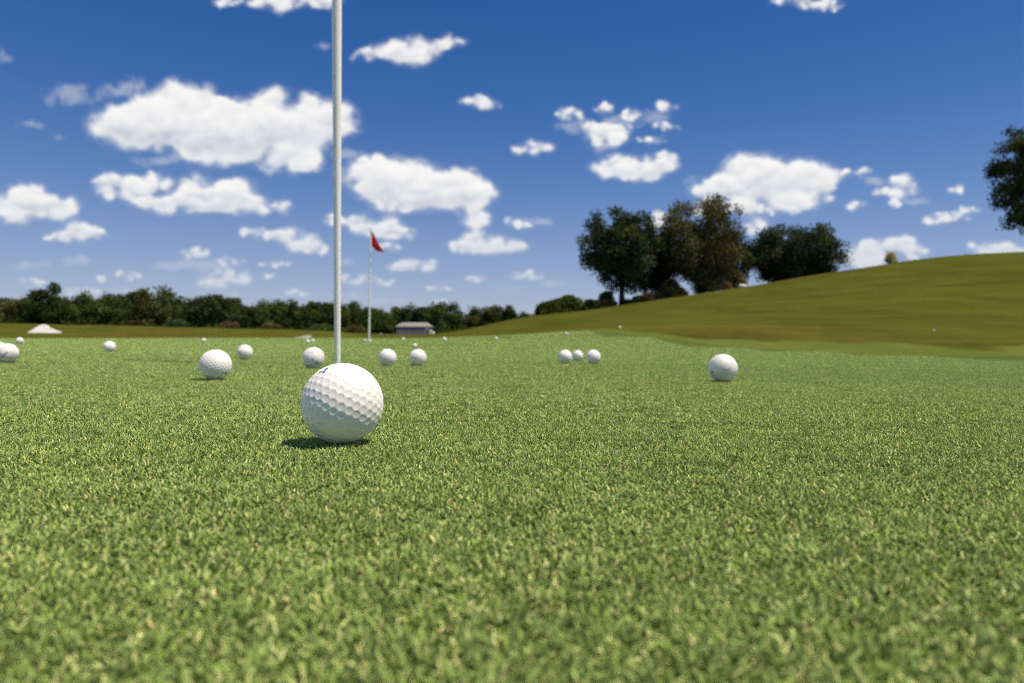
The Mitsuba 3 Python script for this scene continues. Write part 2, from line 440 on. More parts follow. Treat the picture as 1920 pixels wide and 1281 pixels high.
def lay_tile(kind, L, xc, yc):
    """One square of turf, set down on the slope of the ground and turned at random."""
    global kcount
    e = 0.25 * L
    z0 = float(ground_z(xc, yc))
    zx = float(ground_z(xc + e, yc) - ground_z(xc - e, yc)) / (2 * e)
    zy = float(ground_z(xc, yc + e) - ground_z(xc, yc - e)) / (2 * e)
    q = int(rng.integers(4)) * math.pi / 2
    fl = -1.0 if rng.random() < 0.5 else 1.0
    rot = np.array([[math.cos(q) * fl, -math.sin(q), 0, 0], [math.sin(q) * fl, math.cos(q), 0, 0], [0, 0, 1, 0], [0, 0, 0, 1.0]])
    sh = np.eye(4)
    sh[2, 0], sh[2, 1] = zx, zy
    kcount += 1
    scene[f'grass__{kcount:03d}'] = {'type': 'instance', 'group': {'type': 'ref', 'id': kind}, 'to_world': T((T_([xc, yc, z0]) @ sh @ rot).tolist())}


for li, (L, dens, w, h, nv, y0, y1, hw_, hp_) in enumerate(LODS):
    for v_ in range(nv):
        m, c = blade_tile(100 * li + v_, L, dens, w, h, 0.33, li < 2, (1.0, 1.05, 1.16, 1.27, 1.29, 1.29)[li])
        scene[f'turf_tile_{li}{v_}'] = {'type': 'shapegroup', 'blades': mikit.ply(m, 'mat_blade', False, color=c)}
    ny = int(round((y1 - y0) / L)) + 1
    for a in range(ny):
        yc = y0 + (a + 0.5) * L
        if yc - L / 2 > y1 - 1e-6:
            break
        half = hw_ * (yc + L / 2) + hp_
        nx = int(math.ceil(half / L))
        for b in range(-nx, nx):
            xc = (b + 0.5) * L
            if yc <= edge_y(xc) - 0.1 * L:
                lay_tile(f'turf_tile_{li}{int(rng.integers(nv))}', L, xc, yc)
# the same turf to the left and right of these, and a little behind
for v_ in range(2):
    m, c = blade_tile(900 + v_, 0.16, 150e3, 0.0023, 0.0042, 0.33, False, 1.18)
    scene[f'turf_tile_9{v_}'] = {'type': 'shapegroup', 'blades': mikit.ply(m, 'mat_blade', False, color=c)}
for row in range(18):
    yc = -0.58 + 0.16 * row
    start = 0.0 if yc < -0.09 else 0.80 * max(yc, 0) + 0.075
    for k_ in range(int(math.ceil((0.9 * max(yc, 0) + 1.0 - start) / 0.16))):
        for side in (-1, 1):
            lay_tile(f'turf_tile_9{int(rng.integers(2))}', 0.16, side * (start + (k_ + 0.5) * 0.16), yc)
labels['grass'] = {'kind': 'stuff', 'label': 'short pale green blades of the mown putting green', 'category': 'grass'}

# ------------------------------------------------------------------ golf balls
def dimple_centres(freq=6):
    ico = trimesh.creation.icosahedron()
    v, out = ico.vertices, []
    for f in ico.faces:
        for a in range(freq + 1):
            for b in range(freq + 1 - a):
                p = (v[f[0]] * a + v[f[1]] * b + v[f[2]] * (freq - a - b)) / freq
                out.append(p / np.linalg.norm(p))
    out = np.array(out)
    return out[np.unique(np.round(out, 5), axis=0, return_index=True)[1]]


def rot_xyz(a, b, c):
    return trimesh.transformations.euler_matrix(a, b, c)[:3, :3]


def ball_mesh(level, spin, dimples=True, depth=0.00027, rad=0.00205):
    from scipy.spatial import cKDTree
    s = trimesh.creation.icosphere(subdivisions=level)
    n = np.array(s.vertices)
    r = np.full(len(n), R)
    if dimples:
        c = dimple_centres(6) @ rot_xyz(*spin).T
        d = cKDTree(c).query(n)[0] * R
        x = np.clip(d / rad, 0, 1)
        prof = (1 - x * x) * ss(1.0, 0.86, x)
        r = r - depth * np.clip(prof, 0, 1)
    return trimesh.Trimesh(n * r[:, None], s.faces, process=False)


def stroke(pts, width, lift=0.00004, n=10):
    """Printed line on a ball: pts are unit directions from the ball's centre."""
    P = np.array(pts, float)
    P /= np.linalg.norm(P, axis=1, keepdims=True)
    tt = np.linspace(0, len(P) - 1, n * (len(P) - 1) + 1)
    k = np.minimum(tt.astype(int), len(P) - 2)
    c = P[k] * (1 - (tt - k))[:, None] + P[k + 1] * (tt - k)[:, None]
    c /= np.linalg.norm(c, axis=1, keepdims=True)
    t = np.gradient(c, axis=0)
    sd = np.cross(c, t)
    sd /= np.linalg.norm(sd, axis=1, keepdims=True)
    w = width / R / 2
    rows = []
    for s_ in (-1, -0.34, 0.34, 1):
        d = c + sd * w * s_
        rows.append(d / np.linalg.norm(d, axis=1, keepdims=True) * (R + lift))
    v = np.concatenate(rows)
    m = len(c)
    f = []
    for a in range(3):
        for b in range(m - 1):
            p = a * m + b
            f += [[p, p + 1, p + m + 1], [p, p + m + 1, p + m]]
    return trimesh.Trimesh(v, f, process=False)


def blot(d, size, seed, lift=0.00004):
    """An irregular smudge round the direction d."""
    g = np.random.default_rng(seed)
    d = np.array(d, float)
    d /= np.linalg.norm(d)
    a = np.cross(d, [0.2, 0.1, 1])
    a /= np.linalg.norm(a)
    b = np.cross(d, a)
    ang = np.linspace(0, 2 * np.pi, 17)[:-1]
    v = [d]
    for ring in (0.5, 1.0):
        rr = size / R * ring * (0.55 + 0.75 * g.random(16))
        v += [d + r_ * (math.cos(q) * a + 0.6 * math.sin(q) * b) for r_, q in zip(rr, ang)]
    v = np.array(v)
    v = v / np.linalg.norm(v, axis=1, keepdims=True) * (R + lift)
    f = []
    for q in range(16):
        p, o = 1 + q, 1 + (q + 1) % 16
        f += [[0, p, o], [p, p + 16, o + 16], [p, o + 16, o]]
    return trimesh.Trimesh(v, f, process=False)


def facing(key, dx, dz):
    """Direction on a ball whose picture offset from the centre is (dx, dz) in radii, as seen from the camera."""
    c = SPOT[key] - np.array([0, 0, CAM_Z])
    f = -c / np.linalg.norm(c)
    r_ = np.cross([0, 0, 1], -f) * -1
    r_ = np.cross(-f, [0, 0, 1])
    r_ /= np.linalg.norm(r_)
    u = np.cross(r_, -f)
    k = math.sqrt(max(0.0, 1 - dx * dx - dz * dz))
    return dx * r_ + dz * u + k * f


BALL_LABELS = {
    'main': 'large sharp golf ball in the foreground with a blue printed mark on top',
    'a404': 'dimpled golf ball left of the near flagstick, nearest ball on the left',
    'a459': 'mid-size golf ball just behind and right of the dimpled ball on the left',
    'a587': 'golf ball with a grey smudge standing beside the base of the near flagstick',
    'a726': 'left one of two alike golf ball neighbours just right of the foreground ball',
    'a783': 'right one of two alike golf ball neighbours, a tiny far ball showing right above it',
    'a1059': 'left front golf ball of the group of three right of the middle',
    'a1083': 'golf ball half hidden behind, middle of the group of three',
    'a1112': 'golf ball on the right of the group of three, a gap beside it',
    'a1355': 'golf ball standing alone at right with grey scuffs on its side',
    'a205': 'lone small golf ball in the left part of the green below the tree line',
    'a14': 'front golf ball of the pair at the left picture edge, scuffed grey',
    'am3': 'golf ball cut by the left picture edge, behind its scuffed neighbour',
    'a37': 'small golf ball under the white sand bunker at far left',
    'a381': 'tiny far golf ball above the dimpled ball at left, at the far green edge',
    'a577': 'tiny golf ball lying at the right tip of the thin sand streak',
    'a586': 'tiny golf ball on the green just below the thin sand streak',
    'a684': 'tiny golf ball left of the foot of the far red flag',
    'a692': 'tiny golf ball right at the foot of the far red flag',
    'a756': 'tiny far golf ball on the green below the left half of the shed',
    'a778': 'small far golf ball right above the ball pair beside the foreground ball',
    'a833': 'tiny far golf ball on the green right of the shed',
    'a930': 'tiny far golf ball midway between the shed and the hill foot',
    'a1062': 'tiny golf ball on the collar above the group of three balls',
    'a1162': 'tiny golf ball up on the foot of the hill, below the left oak',
}
SINK = 0.0012
mesh_cache = {}
for n_b, (key, lab) in enumerate(BALL_LABELS.items()):
    p = SPOT[key]
    dia = BALLS[key][2]
    if key == 'main':
        m = ball_mesh(7, (0.35, 0.5, 0.2))
    else:
        lev = 6 if dia > 45 else 5 if dia > 18 else 4
        spin = (0.4 * n_b, 0.9 * n_b, 0.3)
        m = ball_mesh(lev, spin, dimples=lev > 4)
    zg = float(ground_z(p[0], p[1]))
    c = np.array([p[0], p[1], zg + SINK + R])
    SPOT[key] = c
    name = name_of('golf_ball')
    add(name, m, 'mat_ball_worn' if key in ('a1355', 'a587', 'a14', 'a783') else 'mat_ball', True, label=lab, category='golf ball', group='golf balls scattered on the putting green', to_world=T().translate(c.tolist()))
    marks = []
    if key == 'main':
        marks = [(stroke([facing(key, -0.55, 0.775), facing(key, -0.47, 0.77)], 0.0009), 'mat_blue_ink', 'short blue dash'),
                 (stroke([facing(key, -0.455, 0.745), facing(key, -0.42, 0.79), facing(key, -0.36, 0.865)], 0.0012), 'mat_blue_ink', 'slanted blue stroke'),
                 (stroke([facing(key, 0.755, 0.62), facing(key, 0.815, 0.53)], 0.0009), 'mat_navy_ink', 'faint dark printed line on the right rim')]
    elif key == 'a587':
        marks = [(blot(facing(key, 0.25, -0.45), 0.0042, 3), 'mat_grey_ink', 'grey smudge'), (blot(facing(key, -0.05, -0.1), 0.0026, 4), 'mat_grey_ink', 'small grey smudge')]
    elif key == 'a1355':
        marks = [(blot(facing(key, -0.72, -0.28), 0.0042, 5), 'mat_grey_ink', 'grey scuff at left'), (stroke([facing(key, -0.05, -0.02), facing(key, 0.25, -0.1), facing(key, 0.55, 0.0)], 0.0009), 'mat_grey_ink', 'thin grey line')]
    elif key == 'a14':
        marks = [(stroke([facing(key, -0.5, -0.45), facing(key, -0.2, -0.1), facing(key, 0.05, 0.1)], 0.0032), 'mat_grey_ink', 'slanted grey scuff')]
    elif key == 'a404':
        marks = [(blot(facing(key, 0.62, -0.55), 0.0026, 8), 'mat_grey_ink', 'small dark smudge')]
    for mm, mat, lb in marks:
        add(name + '__printed_mark', mm, mat, True, label=lb, to_world=T().translate(c.tolist()))

# balls lying out in the rough
for px, py, dep, lab in [(370, 626, 17.0, 'faint golf ball lying in the olive rough beyond the left green edge'), (1751, 648, 9.5, 'faint golf ball lying at the foot of the hill far right')]:
    x, y = (px - 960) / 1280 * dep, dep
    z = float(ground_z(x, y))
    add(name_of('golf_ball'), ball_mesh(3, (0, 0, 0), False), 'mat_ball_dirty', True, label=lab, category='golf ball', group='golf balls in the rough', to_world=T().translate([x, y, z + R * 0.05]))

# ------------------------------------------------------------------ flagsticks
def stick(name, x, y, z0, heights, radii, sides=28):
    prof = [(0.0, heights[0])] + [(r_, h_) for r_, h_ in zip(radii, heights)] + [(0.0, heights[-1])]
    m = trimesh.creation.revolve(np.array(prof), sections=sides)
    m.apply_translation([x, y, z0])
    return m


FD = 1.62
fx = (632.6 - 960) / 1280 * FD
fz = float(ground_z(fx, FD))
k = name_of('flagstick')
tag(k, 'white tapered flagstick rising out of the frame behind the foreground ball', 'flagstick')
hs = np.array([0, 0.04, 0.10, 0.85, 1.25, 1.262])
add(k + '__pole', stick(k, fx, FD, fz - 0.02, hs, np.array([0.0066, 0.0068, 0.0071, 0.0112, 0.0112, 0.009])), 'mat_pole', 40)
add(k + '__ferrule', stick(k, fx, FD, fz - 0.03, [0, 0.022, 0.03, 0.034], [0.0078, 0.0082, 0.0082, 0.0072]), 'mat_trim', 40)

FD2 = 8.5
fx2 = (693.5 - 960) / 1280 * FD2
fz2 = float(ground_z(fx2, FD2))
top2 = CAM_Z + (632 - 428) / 1280 * FD2
k = name_of('flagstick')
tag(k, 'slim white far flagstick flying a small red flag', 'flagstick')
H2 = top2 - fz2
pole2 = stick(k, 0, 0, 0, np.array([-0.03, 0.05, H2, H2 + 0.015]), np.array([0.012, 0.012, 0.010, 0.006]), 16)
tilt = math.atan2((696.0 - 692.0) / 1280 * FD2, H2)
pole2.apply_transform(trimesh.transformations.rotation_matrix(tilt, [0, 1, 0]))
pole2.apply_translation([fx2 - 0.012, FD2, fz2])
add(k + '__pole', pole2, 'mat_pole', 40)


def flag_mesh(outline_top, outline_bottom, n, ripple, depth):
    """Cloth between two edges, with folds, 1 mm thick."""
    tt = np.linspace(0, 1, n)
    a = np.array([np.interp(tt, np.linspace(0, 1, len(outline_top)), np.array(outline_top)[:, c]) for c in (0, 1)]).T
    b = np.array([np.interp(tt, np.linspace(0, 1, len(outline_bottom)), np.array(outline_bottom)[:, c]) for c in (0, 1)]).T
    g = np.linspace(0, 1, n)
    P = a[:, None] * (1 - g)[None, :, None] + b[:, None] * g[None, :, None]
    yy = depth + ripple * np.sin(6.5 * tt[:, None] + 2.3 * g[None]) * tt[:, None] + 0.4 * ripple * np.sin(15 * tt[:, None] - 4 * g[None]) * tt[:, None]
    v = np.stack([P[..., 0], yy, P[..., 1]], -1).reshape(-1, 3)
    f = []
    for r_ in range(n - 1):
        for c in range(n - 1):
            o = r_ * n + c
            f += [[o, o + 1, o + n + 1], [o, o + n + 1, o + n]]
    return trimesh.Trimesh(v, f, process=False)


def to_xz(pts, dep):
    return [(at(px, py, dep)[0], at(px, py, dep)[2]) for px, py in pts]


add(k + '__flag', flag_mesh(to_xz([(695.8, 429), (703, 444), (711, 458), (719, 471)], FD2), to_xz([(694.8, 459), (700, 464), (706, 471), (718, 472.5)], FD2), 18, 0.035, FD2), 'mat_flag_red', True, label='small red flag drooping to the right')

FD3 = 52.0
x3, _, zt = at(995, 588, FD3)
z3 = float(ground_z(x3, FD3))
k = name_of('flagstick')
tag(k, 'yellow flag peeping over the left shoulder of the hill', 'flagstick')
add(k + '__pole', stick(k, x3, FD3, z3, np.array([0, 0.05, zt - z3, zt - z3 + 0.02]), np.array([0.015, 0.015, 0.012, 0.008]), 12), 'mat_pole', 40)
add(k + '__flag', flag_mesh([(x3, zt), (x3 + 0.15, zt - 0.03), (x3 + 0.32, zt - 0.02)], [(x3, zt - 0.36), (x3 + 0.15, zt - 0.38), (x3 + 0.32, zt - 0.36)], 12, 0.04, FD3), 'mat_flag_yellow', True, label='small yellow flag')

# ------------------------------------------------------------------ trees and shrubs
def leaves(g, centres, per, spread, size, col, jitter=0.5, flat_=1.0):
    n = len(centres) * per
    c = np.repeat(centres, per, 0) + np.clip(g.normal(0, 1, (n, 3)), -2.0, 2.0) * spread * np.array([1, 1, 0.8 * flat_])
    d = g.normal(0, 1, (n, 3))
    d /= np.linalg.norm(d, axis=1, keepdims=True)
    e = np.cross(d, g.normal(0, 1, (n, 3)))
    e /= np.linalg.norm(e, axis=1, keepdims=True)
    s = size * g.uniform(0.6, 1.4, n)[:, None]
    v = np.stack([c - d * s, c + e * s * 0.45, c + d * s, c - e * s * 0.45], 1).reshape(-1, 3)
    k_ = np.arange(n)[:, None] * 4
    f = np.concatenate([k_ + [0, 1, 2], k_ + [0, 2, 3]])
    tone = np.repeat(g.uniform(1 - jitter, 1 + jitter, len(centres)), per) * g.uniform(0.75, 1.3, n)
    hue = np.repeat(g.normal(0, 0.10, len(centres)), per)
    cc = np.array(col)[None] * tone[:, None] * np.stack([1 + hue, np.ones(n), 1 - hue], 1)
    return v, f, np.repeat(np.clip(cc, 0.003, 0.9), 4, 0)


def merge(parts):
    v, f, c, o = [], [], [], 0
    for a, b, d in parts:
        v.append(a)
        f.append(b + o)
        c.append(d)
        o += len(a)
    return (np.vstack(v), np.vstack(f)), np.vstack(c)


def oak(seed, H, W, trunk, lobes, col, per=70, leaf=0.085, spread=0.26, twigs=0, dry=0.0, sub_=9, low=0.0):
    """A round-headed tree: (trunk with limbs, crown, crown colours), foot at the origin."""
    g = np.random.default_rng(seed)
    wood, cen = [], []
    fork = np.array([g.normal(0, 0.05), g.normal(0, 0.05), trunk])
    r0 = 0.030 * H
    wood.append(tube([[0, 0, -0.3], [0, 0, 0.05 * H], fork * [1, 1, 0.55], fork], [r0 * 1.5, r0 * 1.1, r0 * 0.95, r0 * 0.9], 9))
    cz, rz = (H + trunk * (0.92 - low)) / 2, (H - trunk * (0.92 - low)) / 2
    for b in range(lobes):
        ph = 2 * np.pi * (b * 0.618034 + g.uniform(-0.06, 0.06))
        zz = -0.78 + 1.68 * ((b + 0.5) / lobes) + g.normal(0, 0.06)
        zz = np.clip(zz, -0.85, 0.92)
        rr = math.sqrt(max(0.05, 1 - zz * zz)) * g.uniform(0.62, 0.86)
        end = np.array([math.cos(ph) * rr * W / 2, math.sin(ph) * rr * W / 2, cz + zz * rz * 0.84])
        mid = fork * 0.45 + end * 0.55 + np.array([0, 0, 0.10 * H * g.uniform(-0.3, 0.8)])
        wood.append(tube([fork * [1, 1, 0.97], fork * 0.75 + mid * 0.25 + [0, 0, 0.02 * H], mid, end], [r0 * 0.5, r0 * 0.36, r0 * 0.22, r0 * 0.08], 5))
        lr = W * 0.16 * g.uniform(0.7, 1.25)
        for s_ in range(sub_):
            o = g.normal(0, 1, 3)
            o = o / np.linalg.norm(o) * lr * g.uniform(0.35, 1.15) * [1, 1, 0.8]
            c = end + o
            cen.append(c)
            wood.append(tube([mid * 0.3 + end * 0.7, end + o * 0.5, c], [r0 * 0.10, r0 * 0.07, r0 * 0.03], 3))
        for s_ in range(sub_ // 3):
            cen.append(mid * g.uniform(0.1, 0.6) + end * g.uniform(0.3, 0.5) + g.normal(0, 0.06 * W, 3))
    for s_ in range(twigs):                                          # bare sprays outside the leaves
        c = cen[int(g.integers(len(cen)))]
        out = (c - np.array([0, 0, cz])) / np.linalg.norm(c - np.array([0, 0, cz]))
        wood.append(tube([c, c + out * 0.25 + g.normal(0, 0.08, 3), c + out * 0.5 + g.normal(0, 0.15, 3)], [0.022, 0.016, 0.008], 3))
    cen = np.array(cen)
    cen = cen[cen[:, 2] > (trunk * 0.62 if low == 0 else 0.12)]
    parts = []
    nd = int(len(cen) * dry)
    order = g.permutation(len(cen))
    if nd:
        parts.append(leaves(g, cen[order[:nd]], per // 2, spread, leaf, (0.19, 0.175, 0.10)))
    parts.append(leaves(g, cen[order[nd:]], per, spread, leaf, col))
    return join(wood), *merge(parts)


def plant_tree(kind, px, dep, tree, label, group=None, zshift=0.0, rot=0.0, category='tree'):
    wood, crown, cc = tree
    x, y = (px - 960) / 1280 * dep, dep
    tw = T().translate([x, y, float(ground_z(x, y)) + zshift]).rotate([0, 0, 1], rot)
    k = name_of(kind)
    tag(k, label, category, group)
    add(k + '__trunk', wood, 'mat_bark', 40, to_world=tw)
    add(k + '__crown', crown, 'mat_leaf', False, color=cc, to_world=tw)
    return k


DARK = (0.062, 0.086, 0.040)
s50 = 50.0 / 1280
plant_tree('oak_tree', 1166, 50.0, oak(11, 180 * s50, 152 * s50, 1.75, 20, DARK, per=100, leaf=0.12, spread=0.27), 'dark round oak on the hill, leftmost of the hilltop trees, with a clear trunk', 'trees on the hilltop')
plant_tree('oak_tree', 1229, 53.5, oak(17, 5.4, 4.3, 0.9, 13, DARK, per=100, leaf=0.12, spread=0.28), 'smaller dark tree in the gap between the left and the brownish hilltop trees', 'trees on the hilltop')
plant_tree('oak_tree', 1312, 51.0, oak(23, 190 * s50, 168 * s50, 0.8, 22, (0.105, 0.108, 0.044), per=80, leaf=0.11, spread=0.31, twigs=260, dry=0.14, low=0.2), 'thin brownish tree with bare twigs, tallest of the hilltop trees left of centre right', 'trees on the hilltop')
plant_tree('oak_tree', 1340, 56.0, oak(29, 5.6, 6.0, 0.7, 16, (0.048, 0.068, 0.028), per=120, leaf=0.12, spread=0.30, low=0.4), 'dark tree crowded behind the brownish hilltop tree', 'trees on the hilltop')
plant_tree('oak_tree', 1489, 55.0, oak(37, 5.3, 6.6, 0.7, 24, (0.056, 0.078, 0.038), per=110, leaf=0.12, spread=0.32, low=0.8), 'low broad grey green tree half sunk behind the hill crest', 'trees on the hilltop', zshift=-0.75)
plant_tree('oak_tree', 1956, 44.0, oak(41, 8.5, 6.0, 1.2, 22, (0.062, 0.090, 0.034), per=90, leaf=0.11, spread=0.26), 'tall dark tree cut off by the right picture edge', 'trees on the hilltop')


def shrub(seed, w, h, d_, col, n=40, per=110, leaf=0.07, spread=0.13, top=0.6):
    g = np.random.default_rng(seed)
    th, zz = g.uniform(0, 2 * np.pi, n), g.uniform(0, 1, n)
    rr = np.sqrt(1 - zz ** 2.2) * np.sqrt(g.uniform(0.35, 1, n))
    cen = np.stack([np.cos(th) * rr * w / 2, np.sin(th) * rr * d_ / 2, 0.05 + zz * h * 0.9], 1)
    stems = [tube([[cx * 0.15, cy * 0.15, -0.1], [cx * 0.6, cy * 0.6, cz * 0.5], [cx, cy, cz]], [0.02, 0.014, 0.006], 3) for cx, cy, cz in cen[::4]]
    return join(stems), *merge([leaves(g, cen, per, spread, leaf, col)])


def plant_shrub(px, dep, s, label, group=None, kind='shrub', z=0.0):
    wood, crown, cc = s
    x, y = (px - 960) / 1280 * dep, dep
    tw = T().translate([x, y, float(ground_z(x, y)) + z])
    k = name_of(kind)
    tag(k, label, kind.replace('_', ' '), group)
    add(k + '__stem', wood, 'mat_bark', 40, to_world=tw)
    add(k + '__foliage', crown, 'mat_leaf', False, color=cc, to_world=tw)


HG = 'shrubs along the hill shoulder'
u = 48 / 1280
HEDGE = (0.075, 0.100, 0.022)
plant_shrub(1030, 47.5, shrub(1, 52 * u, 24 * u, 1.4, HEDGE, 60), 'clipped dark hedge bush at the left end of the hill shoulder', HG)
plant_shrub(1068, 48.0, shrub(2, 56 * u, 32 * u, 1.5, (0.10, 0.135, 0.024), 70), 'rounded brighter hedge bush, second from the left end of the hill shoulder', HG)
plant_shrub(1046, 51.5, shrub(22, 60 * u, 33 * u, 1.5, (0.022, 0.032, 0.014), 60), 'dark bush peeping over behind the hedge bushes on the hill shoulder', HG)
plant_shrub(1109, 48.0, shrub(3, 30 * u, 18 * u, 1.0, HEDGE, 34), 'low dark bush between the hedge and the round bush', HG)
plant_shrub(1136, 48.6, shrub(4, 25 * u, 30 * u, 0.9, (0.055, 0.066, 0.022), 40), 'upright round bush left of the leftmost oak trunk', HG)
plant_shrub(1139, 47.6, shrub(5, 30 * u, 11 * u, 0.8, (0.070, 0.066, 0.030), 26), 'low tan shrub at the foot of the round bush', HG)
for q, (px, w, h, cl, lb) in enumerate([(1177, 18, 8, HEDGE, 'low green shrub at the foot of the leftmost oak'), (1196, 22, 10, (0.060, 0.062, 0.024), 'low olive shrub just right of the leftmost oak trunk'),
                                         (1213, 24, 15, (0.10, 0.085, 0.045), 'low straw coloured shrub between the two left oaks'), (1240, 30, 16, (0.040, 0.044, 0.018), 'dark low shrub left of the brownish tree'),
                                         (1272, 30, 15, (0.075, 0.078, 0.028), 'low yellowish shrub at the foot of the brownish tree'), (1258, 44, 34, (0.040, 0.054, 0.022), 'dark bush standing close left of the brownish tree'), (1322, 40, 30, (0.045, 0.056, 0.022), 'dark bush standing close right of the brownish trunk')]):
    plant_shrub(px, 48.4, shrub(40 + q, w * u, h * u, 0.9, cl, 26), lb, HG)
plant_shrub(1352, 49.5, shrub(50, 38 * u, 22 * u, 1.0, (0.19, 0.155, 0.085), 36), 'dry brown shrub right of the brownish tree', HG)
plant_shrub(1380, 50.5, shrub(51, 36 * u, 34 * u, 1.0, (0.18, 0.15, 0.085), 40), 'taller dry brown shrub beside the white stone on the crest', HG)
plant_shrub(1670, 48.5, shrub(52, 9 * u, 19 * u, 0.35, (0.50, 0.45, 0.19), 20), 'small upright yellowish bush alone on the hill crest', HG)
plant_shrub(1812, 50.0, shrub(53, 30 * u, 9 * u, 0.6, (0.07, 0.055, 0.035), 20), 'flat brown tuft on the crest, left of its twin', HG)
plant_shrub(1845, 50.0, shrub(54, 34 * u, 10 * u, 0.6, (0.07, 0.055, 0.035), 20), 'flat brown tuft on the crest nearest the right edge tree', HG)
SG = 'scrub along the crest of the left bank'
for q, (px, w, h, cl, lb) in enumerate([(248, 46, 11, (0.060, 0.058, 0.026), 'low dark scrub on the left bank crest below the olive brown far tree'), (333, 42, 12, (0.085, 0.135, 0.060), 'pale green mound of scrub on the left bank crest left of the broad dark tree'),
                                         (430, 30, 9, (0.15, 0.125, 0.060), 'straw coloured tuft on the left bank crest right of the broad dark tree'), (505, 36, 8, (0.13, 0.12, 0.050), 'low tawny scrub on the bank crest between dimpled ball and near flagstick'),
                                         (604, 50, 10, (0.075, 0.130, 0.040), 'green mound of scrub on the bank crest just left of the near flagstick'), (664, 30, 11, (0.12, 0.11, 0.045), 'tawny scrub on the bank crest between the two flagsticks')]):
    plant_shrub(px, 49.5, shrub(70 + q, w * u, h * u, 0.9, cl, 40), lb, SG, z=-0.05)
# pale stone on the crest
g = np.random.default_rng(3)
st = trimesh.creation.icosphere(subdivisions=3)
st.vertices *= (1 + 0.35 * (meshkit.fbm(st.vertices * 1.6 + 5, 3, 2) - 0.5))[:, None] * np.array([0.30, 0.22, 0.17])
sx = (1392 - 960) / 1280 * 48.0
st.apply_translation([sx, 48.0, float(ground_z(sx, 48.0)) + 0.08])
add(name_of('stone'), st, 'mat_rock', 40, label='small white stone on the hill crest beside the dry shrubs', category='stone')

# far belt of woodland: silhouettes differ tree by tree
FAR = []
for q, (h, w, col) in enumerate([(9.5, 8.0, (0.058, 0.090, 0.030)), (9.0, 8.6, (0.080, 0.112, 0.034)), (11.0, 7.5, (0.044, 0.068, 0.026)), (9.2, 9.0, (0.104, 0.120, 0.045)), (8.5, 9.5, (0.068, 0.100, 0.028)), (7.0, 7.5, (0.095, 0.130, 0.032))]):
    FAR.append(oak(300 + q, h, w, 1.2, 12, col, per=52, leaf=0.30, spread=0.55, sub_=8, low=0.8))
    wood, crown, cc = FAR[-1]
    FAR[-1] = (h, mikit.ply(wood, 'mat_bark', 40), mikit.ply(crown, 'mat_leaf', False, color=cc))
SKYLINE = np.array([(-200, 562), (0, 553), (25, 560), (55, 566), (90, 538), (115, 560), (150, 556), (180, 553), (205, 566), (235, 552), (270, 546), (300, 548), (330, 566), (360, 570), (408, 555),
                    (435, 566), (470, 570), (520, 574), (560, 572), (586, 566), (650, 573), (690, 578), (740, 576), (790, 578), (830, 578), (880, 582), (910, 582), (950, 576), (980, 590), (1060, 592), (1200, 590)])
g = np.random.default_rng(77)
special = {90: ('tall dark pointed tree standing above the far tree line at left', 2), 278: ('olive brown broad tree in the far tree line left of centre', 3), 408: ('broad dark tree standing above the far tree line, over the dimpled ball', 0),
           952: ('last dark tree of the far tree line, just left of the hill shoulder', 2), 720: ('bright green tree in the far tree line just left of the shed', 5)}
spots = []
for px in np.arange(-170, 1090, 25.0):
    q = px + g.uniform(-7, 7)
    if all(abs(q - s_) > 13 for s_ in special):
        spots.append((q, 205 + g.uniform(-12, 22), None))
spots += [(px, 196.0, v) for px, v in special.items()]
for px in np.arange(-150, 1060, 60.0):
    spots.append((px + g.uniform(-20, 20), 240.0 + g.uniform(-5, 15), 'back'))
FAR_PX, BUSH_PX = {}, {}
for px, dep, sp in spots:
    x = (px - 960) / 1280 * dep
    z0 = float(ground_z(x, dep))
    ytop = np.interp(px, SKYLINE[:, 0], SKYLINE[:, 1]) + (g.uniform(-3, 9) if sp is None else 3 if sp == 'back' else 0)
    if isinstance(sp, tuple) and px == 720:
        ytop = 594
    H = 1.06 * max(4.0, CAM_Z + (633 - ytop) / 1280 * dep - z0)
    var = sp[1] if isinstance(sp, tuple) else int(g.choice([0, 0, 1, 2, 4, 4, 3, 5]))
    h0, wd, cr = FAR[var]
    sc = H / h0
    sw = sc * g.uniform(0.85, 1.2) if sp is None else sc * 0.95
    if isinstance(sp, tuple) and px == 90:
        sw = sc * 0.9
    tw = T().translate([x, dep, z0]).rotate([0, 0, 1], float(g.uniform(0, 360))).scale([sw, sw, sc])
    k = name_of('far_tree')
    FAR_PX[k] = px
    if isinstance(sp, tuple):
        tag(k, sp[0], 'tree')
    elif sp == 'back':
        tag(k, 'dark tree in the back row of the far tree line', 'tree', 'back row of the far tree line')
    else:
        tag(k, 'dark green tree in the front row of the far tree line', 'tree', 'front row of the far tree line')
    scene[k + '__trunk'] = {**wd, 'to_world': tw}
    scene[k + '__crown'] = {**cr, 'to_world': tw}
